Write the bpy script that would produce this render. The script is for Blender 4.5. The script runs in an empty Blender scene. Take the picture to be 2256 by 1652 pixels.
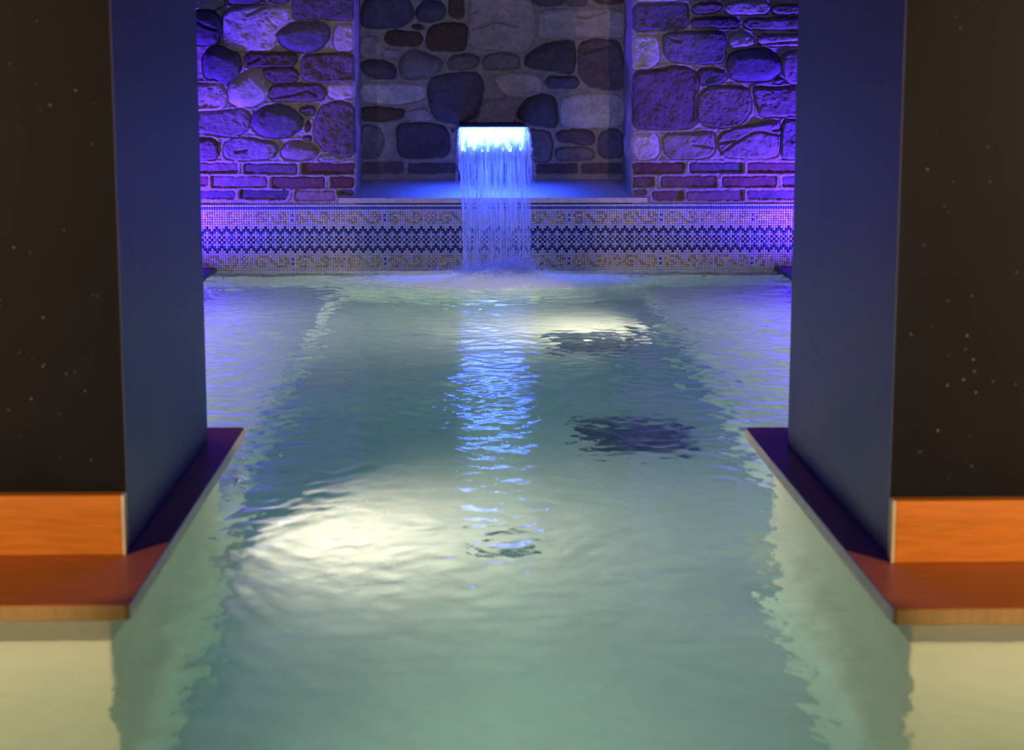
import bpy, math, random
import numpy as np
random.seed(7)
rng = np.random.RandomState(11)
SC = bpy.context.scene
COL = SC.collection

# ------------------------------------------------------------------ camera model (2256 x 1652 photo)
W, H, F_PX, HC = 2256, 1652, 3980.0, 0.735
VX, VY = 1028.0, 190.0
TH = math.atan((H / 2 - VY) / F_PX)
PS = math.atan((W / 2 - VX) / F_PX * math.cos(TH))
CF = np.array([math.sin(PS) * math.cos(TH), math.cos(PS) * math.cos(TH), -math.sin(TH)])
CR = np.array([math.cos(PS), -math.sin(PS), 0.0])
CU = np.cross(CR, CF)
CC = np.array([0, 0, HC])

def ray(x, y):
    d = CF + CR * (x - W / 2) / F_PX - CU * (y - H / 2) / F_PX
    return d / np.linalg.norm(d)
def at_z(x, y, z):
    d = ray(x, y); return CC + d * ((z - HC) / d[2])
def at_y(x, y, Y):
    d = ray(x, y); return CC + d * (Y / d[1])

# ------------------------------------------------------------------ materials
def new_mat(name):
    m = bpy.data.materials.new(name); m.use_nodes = True
    nt = m.node_tree; nt.nodes.clear()
    out = nt.nodes.new('ShaderNodeOutputMaterial')
    return m, nt, out
def node(nt, kind, **kw):
    n = nt.nodes.new(kind)
    for k, v in kw.items():
        if k in n.inputs: n.inputs[k].default_value = v
        else: setattr(n, k, v)
    return n
def mathn(nt, op, a, b=None, c=None, clamp=False):
    n = nt.nodes.new('ShaderNodeMath'); n.operation = op; n.use_clamp = clamp
    for i, v in enumerate((a, b, c)):
        if v is None: continue
        if isinstance(v, (int, float)): n.inputs[i].default_value = v
        else: nt.links.new(v, n.inputs[i])
    return n.outputs[0]
def ramp(nt, fac, stops):
    r = nt.nodes.new('ShaderNodeValToRGB'); nt.links.new(fac, r.inputs[0])
    e = r.color_ramp.elements
    while len(e) < len(stops): e.new(0.5)
    for el, (p, c) in zip(e, stops):
        el.position = p; el.color = c if len(c) == 4 else (*c, 1)
    return r.outputs[0]
def rgb(c): return (*c, 1)

def plain(name, color, rough=0.6, metallic=0.0, noise=0.12, scale=25.0, bump=0.0, spec=0.5, stretch=(1, 1, 1), detail=4.0):
    m, nt, out = new_mat(name)
    p = node(nt, 'ShaderNodeBsdfPrincipled', Roughness=rough, Metallic=metallic)
    p.inputs['Specular IOR Level'].default_value = spec
    tc = node(nt, 'ShaderNodeTexCoord'); mp = node(nt, 'ShaderNodeMapping', Scale=stretch)
    nt.links.new(tc.outputs['Object'], mp.inputs[0])
    nz = node(nt, 'ShaderNodeTexNoise', Scale=scale, Detail=detail)
    nt.links.new(mp.outputs[0], nz.inputs['Vector'])
    lo = [c * (1 - noise) for c in color]; hi = [min(1, c * (1 + noise)) for c in color]
    nt.links.new(ramp(nt, nz.outputs[0], [(0.3, lo), (0.7, hi)]), p.inputs['Base Color'])
    if bump:
        b = node(nt, 'ShaderNodeBump', Strength=1.0, Distance=bump)
        nt.links.new(nz.outputs[0], b.inputs['Height']); nt.links.new(b.outputs[0], p.inputs['Normal'])
    nt.links.new(p.outputs[0], out.inputs[0])
    return m

def emis(name, color, strength):
    m, nt, out = new_mat(name)
    e = node(nt, 'ShaderNodeEmission', Color=rgb(color), Strength=strength)
    nt.links.new(e.outputs[0], out.inputs[0]); return m

def stone_mat():
    m, nt, out = new_mat('rubble_stone_and_mortar')
    p = node(nt, 'ShaderNodeBsdfPrincipled', Roughness=0.85)
    p.inputs['Specular IOR Level'].default_value = 0.25
    at = node(nt, 'ShaderNodeAttribute', attribute_name='tone')
    tc = node(nt, 'ShaderNodeTexCoord')
    n1 = node(nt, 'ShaderNodeTexNoise', Scale=38.0, Detail=8.0, Roughness=0.74)
    n2 = node(nt, 'ShaderNodeTexNoise', Scale=260.0, Detail=4.0, Roughness=0.7)
    for n in (n1, n2): nt.links.new(tc.outputs['Object'], n.inputs['Vector'])
    mul = node(nt, 'ShaderNodeMix', data_type='RGBA', blend_type='MULTIPLY'); mul.inputs[0].default_value = 1.0
    f = ramp(nt, n1.outputs[0], [(0.3, (0.68, 0.68, 0.68)), (0.7, (1.25, 1.22, 1.18))])
    nt.links.new(at.outputs['Color'], mul.inputs[6]); nt.links.new(f, mul.inputs[7])
    nt.links.new(mul.outputs[2], p.inputs['Base Color'])
    hsum = mathn(nt, 'MULTIPLY_ADD', n1.outputs[0], 2.2, n2.outputs[0])
    b = node(nt, 'ShaderNodeBump', Strength=1.0, Distance=0.0038)
    nt.links.new(hsum, b.inputs['Height']); nt.links.new(b.outputs[0], p.inputs['Normal'])
    nt.links.new(p.outputs[0], out.inputs[0]); return m

M = {}
M['stone'] = stone_mat()
M['dark'] = plain('dark_bronze_cladding', (0.0052, 0.0052, 0.0105), 0.55, 0, 0.10, 18, spec=0.12)
M['panel'] = plain('blue_grey_stone_panel', (0.082, 0.097, 0.19), 0.5, 0, 0.10, 9, spec=0.3, stretch=(1, 3, 0.35))
M['orange'] = plain('orange_stained_wood', (0.60, 0.20, 0.022), 0.45, 0, 0.16, 16, spec=0.3, stretch=(1, 4, 10))
M['ledge'] = plain('dark_red_brown_wood', (0.42, 0.125, 0.03), 0.40, 0, 0.16, 14, spec=0.3, stretch=(2, 9, 1))
M['ledge_edge'] = plain('tan_wood_edge', (0.26, 0.17, 0.065), 0.6, 0, 0.14, 60, spec=0.3, stretch=(4, 4, 0.4))
M['ledge_lit_edge'] = plain('pool_lit_edge_tint', (0.58, 0.55, 0.50), 0.6, 0, 0.10, 60, spec=0.3)  # inner edge painted paler in place of pool light from below
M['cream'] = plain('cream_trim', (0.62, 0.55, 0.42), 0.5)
M['pool'] = plain('cream_pool_plaster', (0.68, 0.71, 0.63), 0.75, 0, 0.05, 6, spec=0.1)
M['lip'] = plain('tan_stone_slab', (0.56, 0.50, 0.42), 0.7, 0, 0.14, 60, bump=0.0008)
M['deck'] = plain('dark_blue_slate', (0.05, 0.05, 0.07), 0.6, 0, 0.15, 30)
M['plaster'] = plain('grey_wall_plaster', (0.16, 0.155, 0.17), 0.85, 0, 0.06, 12)
M['grate'] = plain('dark_grate_metal', (0.15, 0.22, 0.25), 0.6, 0.0, 0.1, 40)
M['steel'] = plain('brushed_steel', (0.5, 0.5, 0.52), 0.3, 0.9, 0.08, 80)
M['grout'] = plain('dark_grout', (0.13, 0.13, 0.15), 0.9)
M['t_white'] = plain('white_tile', (0.56, 0.55, 0.58), 0.25, 0, 0.10, 70, spec=0.45)
M['t_blue'] = plain('blue_tile', (0.045, 0.11, 0.30), 0.25, 0, 0.25, 70, spec=0.45)
M['t_black'] = plain('black_tile', (0.018, 0.014, 0.022), 0.25, 0, 0.2, 70, spec=0.4)
M['t_gold'] = plain('gold_tile', (0.78, 0.70, 0.20), 0.25, 0.35, 0.2, 90, spec=0.6)
M['t_dull'] = plain('dull_gold_tile', (0.40, 0.36, 0.20), 0.28, 0.35, 0.3, 90, spec=0.6)
def led_mat():
    m, nt, out = new_mat('blue_led_panel')
    tc = node(nt, 'ShaderNodeTexCoord'); sp = node(nt, 'ShaderNodeSeparateXYZ'); nt.links.new(tc.outputs['Generated'], sp.inputs[0])
    mp = node(nt, 'ShaderNodeMapping', Scale=(16, 1, 2.2)); nt.links.new(tc.outputs['Generated'], mp.inputs[0])
    nz = node(nt, 'ShaderNodeTexNoise', Scale=1.0, Detail=3.0); nt.links.new(mp.outputs[0], nz.inputs['Vector'])
    f = mathn(nt, 'MULTIPLY_ADD', nz.outputs[0], 2.4, -1.2)       # uneven downward fade painted into the emission for the glow's ragged edge
    f = mathn(nt, 'MULTIPLY', mathn(nt, 'ADD', mathn(nt, 'ADD', sp.outputs[2], f), -0.12), 2.4, clamp=True)
    e = node(nt, 'ShaderNodeEmission', Color=(0.095, 0.21, 1.0, 1))
    nt.links.new(mathn(nt, 'MULTIPLY_ADD', f, 26.0, 0.3), e.inputs['Strength']); nt.links.new(e.outputs[0], out.inputs[0]); return m
M['led'] = led_mat()
M['lens'] = emis('warm_white_lens', (1.0, 0.9, 0.72), 1.0)

def water_mat():
    m, nt, out = new_mat('clear_teal_water')
    tc = node(nt, 'ShaderNodeTexCoord')
    mp = node(nt, 'ShaderNodeMapping', Scale=(1.0, 1.0, 1.0))
    nt.links.new(tc.outputs['Object'], mp.inputs[0])
    nz = node(nt, 'ShaderNodeTexNoise', Scale=75.0, Detail=2.0, Roughness=0.5)
    nt.links.new(mp.outputs[0], nz.inputs['Vector'])
    b = node(nt, 'ShaderNodeBump', Strength=1.0, Distance=0.0005)
    nt.links.new(nz.outputs[0], b.inputs['Height'])
    g = node(nt, 'ShaderNodeBsdfGlass', IOR=1.33, Roughness=0.0, Color=(1, 1, 1, 1))
    nt.links.new(b.outputs[0], g.inputs['Normal'])
    d = node(nt, 'ShaderNodeBsdfDiffuse', Color=(0.85, 0.86, 0.88, 1))
    t = node(nt, 'ShaderNodeBsdfTranslucent', Color=(0.85, 0.86, 0.88, 1))
    f = node(nt, 'ShaderNodeMixShader'); f.inputs[0].default_value = 0.4
    nt.links.new(d.outputs[0], f.inputs[1]); nt.links.new(t.outputs[0], f.inputs[2])
    at = node(nt, 'ShaderNodeAttribute', attribute_name='foam')
    n2 = node(nt, 'ShaderNodeTexNoise', Scale=45.0, Detail=5.0, Roughness=0.7)
    mp2 = node(nt, 'ShaderNodeMapping', Scale=(0.6, 1.0, 1.0))
    nt.links.new(tc.outputs['Object'], mp2.inputs[0]); nt.links.new(mp2.outputs[0], n2.inputs['Vector'])
    s = mathn(nt, 'ADD', at.outputs['Fac'], mathn(nt, 'MULTIPLY_ADD', n2.outputs[0], 2.6, -1.3))
    s = mathn(nt, 'MULTIPLY', mathn(nt, 'MULTIPLY', s, at.outputs['Fac']), 1.6, clamp=True)
    mx = node(nt, 'ShaderNodeMixShader')
    nt.links.new(s, mx.inputs[0]); nt.links.new(g.outputs[0], mx.inputs[1]); nt.links.new(f.outputs[0], mx.inputs[2])
    nt.links.new(mx.outputs[0], out.inputs['Surface'])
    va = node(nt, 'ShaderNodeVolumeAbsorption', Color=(0.30, 0.85, 0.83, 1), Density=0.55)
    nt.links.new(va.outputs[0], out.inputs['Volume'])
    return m
M['water'] = water_mat()

def sheet_mat():
    m, nt, out = new_mat('falling_water')
    uv = node(nt, 'ShaderNodeUVMap', uv_map='UVMap')
    sp = node(nt, 'ShaderNodeSeparateXYZ'); nt.links.new(uv.outputs[0], sp.inputs[0])
    v = sp.outputs[1]
    def nz(sx, sy, sc, det=4.0):
        mp = node(nt, 'ShaderNodeMapping', Scale=(sx, sy, 1)); nt.links.new(uv.outputs[0], mp.inputs[0])
        n = node(nt, 'ShaderNodeTexNoise', Scale=sc, Detail=det, Roughness=0.62); nt.links.new(mp.outputs[0], n.inputs['Vector'])
        return n.outputs[0]
    st = nz(34, 2.6, 1.0, 5.0)
    st2 = nz(9, 1.2, 1.0, 3.0)
    streak = mathn(nt, 'MULTIPLY_ADD', mathn(nt, 'ADD', mathn(nt, 'MULTIPLY', st, 0.65), mathn(nt, 'MULTIPLY', st2, 0.35)), 4.0, -1.65, clamp=True)
    bump = node(nt, 'ShaderNodeBump', Strength=1.0, Distance=0.009)
    hb = mathn(nt, 'ADD', nz(40, 7, 1.0, 3.0), mathn(nt, 'MULTIPLY', st, 0.7))
    nt.links.new(hb, bump.inputs['Height'])
    g = node(nt, 'ShaderNodeBsdfGlass', IOR=1.25, Roughness=0.02)
    nt.links.new(bump.outputs[0], g.inputs['Normal'])
    d = node(nt, 'ShaderNodeBsdfDiffuse', Color=(0.9, 0.92, 0.95, 1))
    t = node(nt, 'ShaderNodeBsdfTranslucent', Color=(0.9, 0.92, 0.95, 1))
    f = node(nt, 'ShaderNodeMixShader'); f.inputs[0].default_value = 0.55
    nt.links.new(d.outputs[0], f.inputs[1]); nt.links.new(t.outputs[0], f.inputs[2])
    tr = node(nt, 'ShaderNodeBsdfTransparent')
    # clear part: glass near the lip, thinning to open gaps further down
    gl = node(nt, 'ShaderNodeMixShader')
    nt.links.new(mathn(nt, 'MULTIPLY_ADD', v, 1.6, 0.30, clamp=True), gl.inputs[0])
    nt.links.new(g.outputs[0], gl.inputs[1]); nt.links.new(tr.outputs[0], gl.inputs[2])
    mx = node(nt, 'ShaderNodeMixShader')
    nt.links.new(mathn(nt, 'MULTIPLY_ADD', streak, 0.55, 0.06), mx.inputs[0])
    nt.links.new(gl.outputs[0], mx.inputs[1]); nt.links.new(f.outputs[0], mx.inputs[2])
    nt.links.new(mx.outputs[0], out.inputs[0]); return m
M['sheet'] = sheet_mat()

def spray_mat():
    m, nt, out = new_mat('white_spray')
    d = node(nt, 'ShaderNodeBsdfDiffuse', Color=(0.9, 0.92, 0.95, 1))
    t = node(nt, 'ShaderNodeBsdfTranslucent', Color=(0.9, 0.92, 0.95, 1))
    f = node(nt, 'ShaderNodeMixShader'); f.inputs[0].default_value = 0.5
    nt.links.new(d.outputs[0], f.inputs[1]); nt.links.new(t.outputs[0], f.inputs[2])
    tr = node(nt, 'ShaderNodeBsdfTransparent')
    mx = node(nt, 'ShaderNodeMixShader'); mx.inputs[0].default_value = 0.9
    nt.links.new(tr.outputs[0], mx.inputs[1]); nt.links.new(f.outputs[0], mx.inputs[2])
    nt.links.new(mx.outputs[0], out.inputs[0]); return m
M['spray'] = spray_mat()
M['drop'] = plain('clear_droplet', (0.5, 0.45, 0.4), 0.1, 0, 0.1, 10, spec=0.9)

# ------------------------------------------------------------------ mesh helpers
def link(name, me, mats, parent=None, smooth=False):
    o = bpy.data.objects.new(name, me); COL.objects.link(o)
    for m in (mats if isinstance(mats, (list, tuple)) else [mats]): me.materials.append(m)
    if smooth: me.polygons.foreach_set('use_smooth', np.ones(len(me.polygons), bool))
    if parent: o.parent = parent
    return o
def tag(o, label=None, cat=None, group=None, kind=None):
    for k, v in (('label', label), ('category', cat), ('group', group), ('kind', kind)):
        if v: o[k] = v
    return o
def empty(name, loc=(0, 0, 0)):
    o = bpy.data.objects.new(name, None); COL.objects.link(o); o.location = loc; return o
class MB:
    def __init__(s): s.v = []; s.f = []; s.mi = []
    def add(s, vs, fs, mi=0):
        b = len(s.v); s.v += [tuple(float(c) for c in p) for p in vs]
        s.f += [tuple(i + b for i in f) for f in fs]; s.mi += [mi] * len(fs)
    def box(s, x0, x1, y0, y1, z0, z1, mi=0):
        s.add([(x0, y0, z0), (x1, y0, z0), (x1, y1, z0), (x0, y1, z0), (x0, y0, z1), (x1, y0, z1), (x1, y1, z1), (x0, y1, z1)],
              [(0, 3, 2, 1), (4, 5, 6, 7), (0, 1, 5, 4), (1, 2, 6, 5), (2, 3, 7, 6), (3, 0, 4, 7)], mi)
    def prism(s, pts, z0, z1, mi=0, side=None):
        n = len(pts)
        s.add([(x, y, z0) for x, y in pts] + [(x, y, z1) for x, y in pts],
              [tuple(range(n - 1, -1, -1)), tuple(range(n, 2 * n))], mi)
        b = len(s.v) - 2 * n
        for i in range(n):
            j = (i + 1) % n
            s.f.append((b + i, b + j, b + n + j, b + n + i)); s.mi.append(mi if side is None else side(pts[i], pts[j]) if callable(side) else side)
    def tube(s, c0, c1, r, n=20, mi=0, caps=True):
        a = np.array(c0, float); b = np.array(c1, float); d = (b - a) / np.linalg.norm(b - a)
        u = np.cross(d, [0, 0, 1.0]) if abs(d[2]) < 0.9 else np.cross(d, [1.0, 0, 0])
        u /= np.linalg.norm(u); w = np.cross(d, u)
        ring = [u * math.cos(2 * math.pi * i / n) * r + w * math.sin(2 * math.pi * i / n) * r for i in range(n)]
        fs = [(i, (i + 1) % n, n + (i + 1) % n, n + i) for i in range(n)]
        if caps: fs += [tuple(range(n - 1, -1, -1)), tuple(range(n, 2 * n))]
        s.add([a + q for q in ring] + [b + q for q in ring], fs, mi)
    def ring(s, c, axis, r0, r1, h, n=28, mi=0):
        c = np.array(c, float); d = np.array(axis, float); d /= np.linalg.norm(d)
        u = np.cross(d, [0, 0, 1.0]) if abs(d[2]) < 0.9 else np.cross(d, [1.0, 0, 0])
        u /= np.linalg.norm(u); w = np.cross(d, u); vs = []
        for (r, k) in ((r0, 0), (r1, 0), (r1, h), (r0, h)):
            vs += [c + d * k + (u * math.cos(2 * math.pi * i / n) + w * math.sin(2 * math.pi * i / n)) * r for i in range(n)]
        fs = []
        for q in range(4):
            for i in range(n):
                fs.append((q * n + i, q * n + (i + 1) % n, ((q + 1) % 4) * n + (i + 1) % n, ((q + 1) % 4) * n + i))
        s.add(vs, fs, mi)
    def build(s, name, mats, parent=None, bevel=0.0, smooth=False):
        me = bpy.data.meshes.new(name); me.from_pydata(s.v, [], s.f)
        o = link(name, me, mats, parent, smooth)
        me.polygons.foreach_set('material_index', s.mi); me.update()
        if bevel:
            b = o.modifiers.new('bevel', 'BEVEL'); b.width = bevel; b.segments = 3; b.limit_method = 'ANGLE'
        return o

def grid_mesh(name, P, flip=False):
    """P: (nu, nv, 3) -> mesh of quads"""
    nu, nv = P.shape[:2]
    me = bpy.data.meshes.new(name)
    idx = np.arange(nu * nv).reshape(nu, nv)
    q = np.stack([idx[:-1, :-1], idx[1:, :-1], idx[1:, 1:], idx[:-1, 1:]], -1).reshape(-1, 4)
    if flip: q = q[:, ::-1]
    return raw_mesh(me, P.reshape(-1, 3), q)
def raw_mesh(me, V, Q):
    me.vertices.add(len(V)); me.vertices.foreach_set('co', np.ascontiguousarray(V, np.float32).ravel())
    me.loops.add(Q.size); me.loops.foreach_set('vertex_index', np.ascontiguousarray(Q, np.int32).ravel())
    me.polygons.add(len(Q)); k = Q.shape[1]
    me.polygons.foreach_set('loop_start', np.arange(0, Q.size, k, dtype=np.int32))
    me.polygons.foreach_set('loop_total', np.full(len(Q), k, np.int32))
    me.update(calc_edges=True); me.validate(); return me

_lat = rng.rand(256, 256)
def vnoise(x, y):
    xi = np.floor(x).astype(int); yi = np.floor(y).astype(int); fx = x - xi; fy = y - yi
    fx = fx * fx * (3 - 2 * fx); fy = fy * fy * (3 - 2 * fy)
    a = _lat[xi & 255, yi & 255]; b = _lat[(xi + 1) & 255, yi & 255]
    c = _lat[xi & 255, (yi + 1) & 255]; d = _lat[(xi + 1) & 255, (yi + 1) & 255]
    return (a * (1 - fx) + b * fx) * (1 - fy) + (c * (1 - fx) + d * fx) * fy
def fbm(x, y, oct=4, rough=0.55):
    s = 0; a = 1; n = 0
    for o in range(oct):
        s = s + a * (vnoise(x * 2 ** o + 17.3 * o, y * 2 ** o + 9.1 * o) - 0.5); n += a; a *= rough
    return s / n * 2

# ------------------------------------------------------------------ the stone wall, stone by stone (outlines read off the photo)
YW, YN = 7.30, 7.70          # wall face, niche back
LI, MD, DK, DB, BR, RU, RD, PB = range(8)
TONE = {LI: (0.58, 0.53, 0.47), MD: (0.27, 0.24, 0.22), DK: (0.155, 0.13, 0.135), DB: (0.16, 0.15, 0.185), BR: (0.17, 0.115, 0.075),
        RU: (0.20, 0.12, 0.095), RD: (0.19, 0.098, 0.08), PB: (0.28, 0.21, 0.20)}
MORTAR = (0.44, 0.39, 0.34)
ZR = {1: (430, 0, 5.9), 2: (430, 220, 5.9), 3: (770, 0, 5.9), 4: (1080, 0, 5.9), 5: (770, 220, 5.9), 6: (1080, 220, 5.9), 7: (1380, 0, 5.697), 8: (1380, 220, 5.785)}
ROUND, BLOCK, BRICK = 0, 1, 2
S_LEFT = [
 (1, LI, BLOCK, [(-60,-200),(380,-200),(400,40),(250,120),(-60,130)]),
 (1, DK, ROUND, [(420,-150),(880,-150),(870,5),(740,50),(560,55),(430,40)]),
 (1, DK, BLOCK, [(960,-200),(1240,-200),(1235,0),(1100,30),(970,20)]),
 (1, DB, ROUND, [(-60,150),(200,140),(310,210),(345,330),(310,520),(250,580),(-60,580)]),
 (1, LI, BLOCK, [(360,160),(560,90),(880,70),(1230,80),(1250,250),(1060,400),(1050,560),(1000,650),(650,650),(420,640),(370,560),(400,420)]),
 (1, DB, ROUND, [(1270,300),(1500,280),(1680,290),(1740,370),(1750,470),(1660,600),(1540,670),(1330,680),(1150,600),(1080,500),(1080,430)]),
 (1, DK, BLOCK, [(1290,-150),(2100,-150),(2110,120),(2080,240),(1800,250),(1560,230),(1290,260)]),
 (1, LI, BLOCK, [(1820,320),(2090,310),(2100,500),(2060,650),(1900,660),(1810,640)]),
 (1, DB, ROUND, [(110,720),(190,620),(310,590),(450,670),(570,700),(610,830),(560,960),(450,1070),(400,1100),(300,1020),(150,1010),(120,900)]),
 (1, DK, BLOCK, [(650,690),(1290,690),(1320,720),(1310,860),(890,870),(650,860)]),
 (1, DK, BLOCK, [(890,890),(1330,880),(1350,1050),(960,1060),(910,950)]),
 (1, DK, BLOCK, [(1400,720),(1700,700),(2070,700),(2110,860),(2080,1050),(1700,1060),(1410,1050)]),
 (1, LI, ROUND, [(480,1060),(640,960),(720,910),(860,950),(950,1110),(970,1220),(890,1300),(760,1380),(560,1380),(450,1330),(440,1180)]),
 (1, LI, BLOCK, [(-60,1090),(340,1100),(410,1180),(430,1320),(360,1410),(-60,1440)]),
 (1, DK, BLOCK, [(980,1110),(1300,1090),(1650,1090),(1720,1250),(1560,1300),(980,1300)]),
 (1, LI, BLOCK, [(1710,1100),(2070,1070),(2090,1150),(2080,1270),(1760,1280)]),
 (2, DB, ROUND, [(760,200),(880,110),(1060,60),(1200,80),(1340,170),(1400,270),(1390,370),(1200,470),(1020,490),(900,470),(790,400),(740,310)]),
 (2, MD, BLOCK, [(-60,170),(340,160),(520,120),(730,150),(700,300),(680,400),(520,460),(340,470),(200,420),(-60,410)]),
 (2, DB, BLOCK, [(1330,130),(1540,60),(1560,160),(1500,210),(1400,160)]),
 (2, RD, BLOCK, [(1445,280),(1500,290),(1490,390),(1440,390)]),
 (2, DK, BLOCK, [(1640,90),(1850,20),(2060,60),(2090,300),(2080,700),(1900,740),(1700,650),(1570,530),(1560,370),(1590,230)]),
 (2, DK, BLOCK, [(-60,510),(280,510),(300,640),(300,770),(-60,770)]),
 (2, MD, BLOCK, [(410,520),(660,490),(860,530),(1060,550),(1070,690),(980,740),(720,770),(560,770),(370,740)]),
 (2, MD, ROUND, [(1140,620),(1210,550),(1350,530),(1500,570),(1610,650),(1560,740),(1380,770),(1200,770),(1130,700)]),
 (2, DK, BLOCK, [(1390,490),(1480,460),(1520,520),(1450,510)]),
 (2, LI, BLOCK, [(1640,740),(1720,690),(1900,770),(1880,790),(1600,780)]),
 (2, PB, BRICK, [(-60,820),(560,820),(550,940),(-60,940)]), (2, DK, BRICK, [(640,830),(1320,830),(1320,960),(650,955)]), (2, RD, BRICK, [(1385,825),(2070,820),(2070,960),(1390,960)]),
 (2, RD, BRICK, [(-60,990),(170,990),(170,1105),(-60,1100)]), (2, PB, BRICK, [(220,995),(930,990),(935,1130),(240,1130)]), (2, RU, BRICK, [(1005,1000),(1680,1000),(1680,1140),(1010,1145)]), (2, RD, BRICK, [(1760,1000),(2070,1000),(2065,1140),(1765,1140)]),
 (2, DK, BRICK, [(-60,1180),(525,1180),(525,1275),(-60,1275)]), (2, DK, BRICK, [(590,1170),(1230,1175),(1180,1290),(590,1280)]), (2, PB, BRICK, [(1310,1180),(1820,1180),(1820,1300),(1310,1300)]), (2, DK, BRICK, [(1840,1180),(2060,1170),(2060,1230),(1850,1240)]),
]
S_RIGHT = [
 (7, DB, BLOCK, [(90,50),(770,40),(770,330),(600,370),(90,375),(80,200)]),
 (7, LI, BLOCK, [(100,-150),(760,-150),(770,-10),(100,5)]),
 (7, MD, BLOCK, [(830,60),(1170,30),(1200,110),(1000,170),(820,150)]),
 (7, LI, BLOCK, [(1230,60),(1500,20),(1780,20),(1790,170),(1250,170)]),
 (7, MD, BLOCK, [(1830,60),(2300,70),(2300,170),(1820,170)]),
 (7, DK, BLOCK, [(810,230),(1400,230),(1400,340),(810,340)]),
 (7, MD, BLOCK, [(1470,240),(2300,230),(2300,360),(1620,360),(1480,340)]),
 (7, LI, BLOCK, [(60,460),(330,440),(390,500),(410,780),(300,840),(160,890),(60,840),(40,650)]),
 (7, DB, BLOCK, [(470,420),(900,400),(1150,390),(1230,430),(1230,760),(1150,790),(850,790),(560,760),(470,680),(460,520)]),
 (7, LI, BLOCK, [(1290,420),(1500,400),(1600,520),(1590,570),(1400,590),(1285,580)]),
 (7, LI, BLOCK, [(1640,450),(2300,440),(2300,570),(1650,570)]),
 (7, DB, ROUND, [(1270,700),(1400,640),(1620,610),(1780,620),(1890,710),(1930,830),(1900,930),(1800,1000),(1560,1010),(1330,1000),(1270,880)]),
 (7, MD, BLOCK, [(1960,660),(2300,640),(2300,1040),(2000,1030),(1950,830)]),
 (7, DK, BLOCK, [(90,900),(400,880),(620,830),(860,880),(890,1000),(870,1300),(880,1560),(700,1610),(90,1600),(75,1200)]),
 (7, DB, BLOCK, [(900,870),(1180,870),(1245,920),(1245,1010),(1120,1050),(940,1070),(910,960)]),
 (7, MD, BLOCK, [(940,1140),(1140,1070),(1300,1090),(1500,1090),(1560,1280),(1520,1450),(1400,1560),(1200,1600),(900,1540),(890,1300)]),
 (7, MD, BLOCK, [(1570,1100),(1850,1110),(2300,1080),(2300,1440),(1800,1450),(1680,1460),(1620,1250)]),
 (7, DB, BLOCK, [(1860,1000),(1960,960),(1950,1050),(1870,1040)]),
 (8, LI, BLOCK, [(90,440),(400,440),(400,720),(300,750),(95,750)]),
 (8, MD, BLOCK, [(480,440),(900,420),(1110,400),(1110,690),(900,740),(520,740),(470,600)]),
 (8, MD, BLOCK, [(1190,440),(1330,380),(1600,320),(1900,270),(1950,300),(1940,640),(1880,730),(1500,730),(1200,700),(1170,560)]),
 (8, MD, BLOCK, [(1990,260),(2300,250),(2300,740),(1960,740)]),
 (8, RD, BRICK, [(85,805),(740,800),(730,930),(85,940)]), (8, DB, BRICK, [(805,800),(1480,800),(1480,920),(810,920)]), (8, RU, BRICK, [(1540,800),(2300,800),(2300,920),(1545,920)]),
 (8, RU, BRICK, [(85,985),(350,985),(350,1105),(85,1105)]), (8, RD, BRICK, [(440,975),(1140,970),(1150,1100),(440,1100)]), (8, RD, BRICK, [(1220,975),(1900,970),(1900,1100),(1220,1100)]), (8, DK, BRICK, [(1980,970),(2300,970),(2300,1095),(1985,1095)]),
 (8, DK, BRICK, [(90,1150),(260,1150),(250,1200),(100,1190)]), (8, RD, BRICK, [(330,1160),(725,1160),(725,1270),(330,1270)]), (8, PB, BRICK, [(760,1170),(1480,1150),(1480,1270),(760,1270)]), (8, DK, BRICK, [(1540,1155),(2300,1145),(2300,1260),(1540,1260)]),
]
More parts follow.
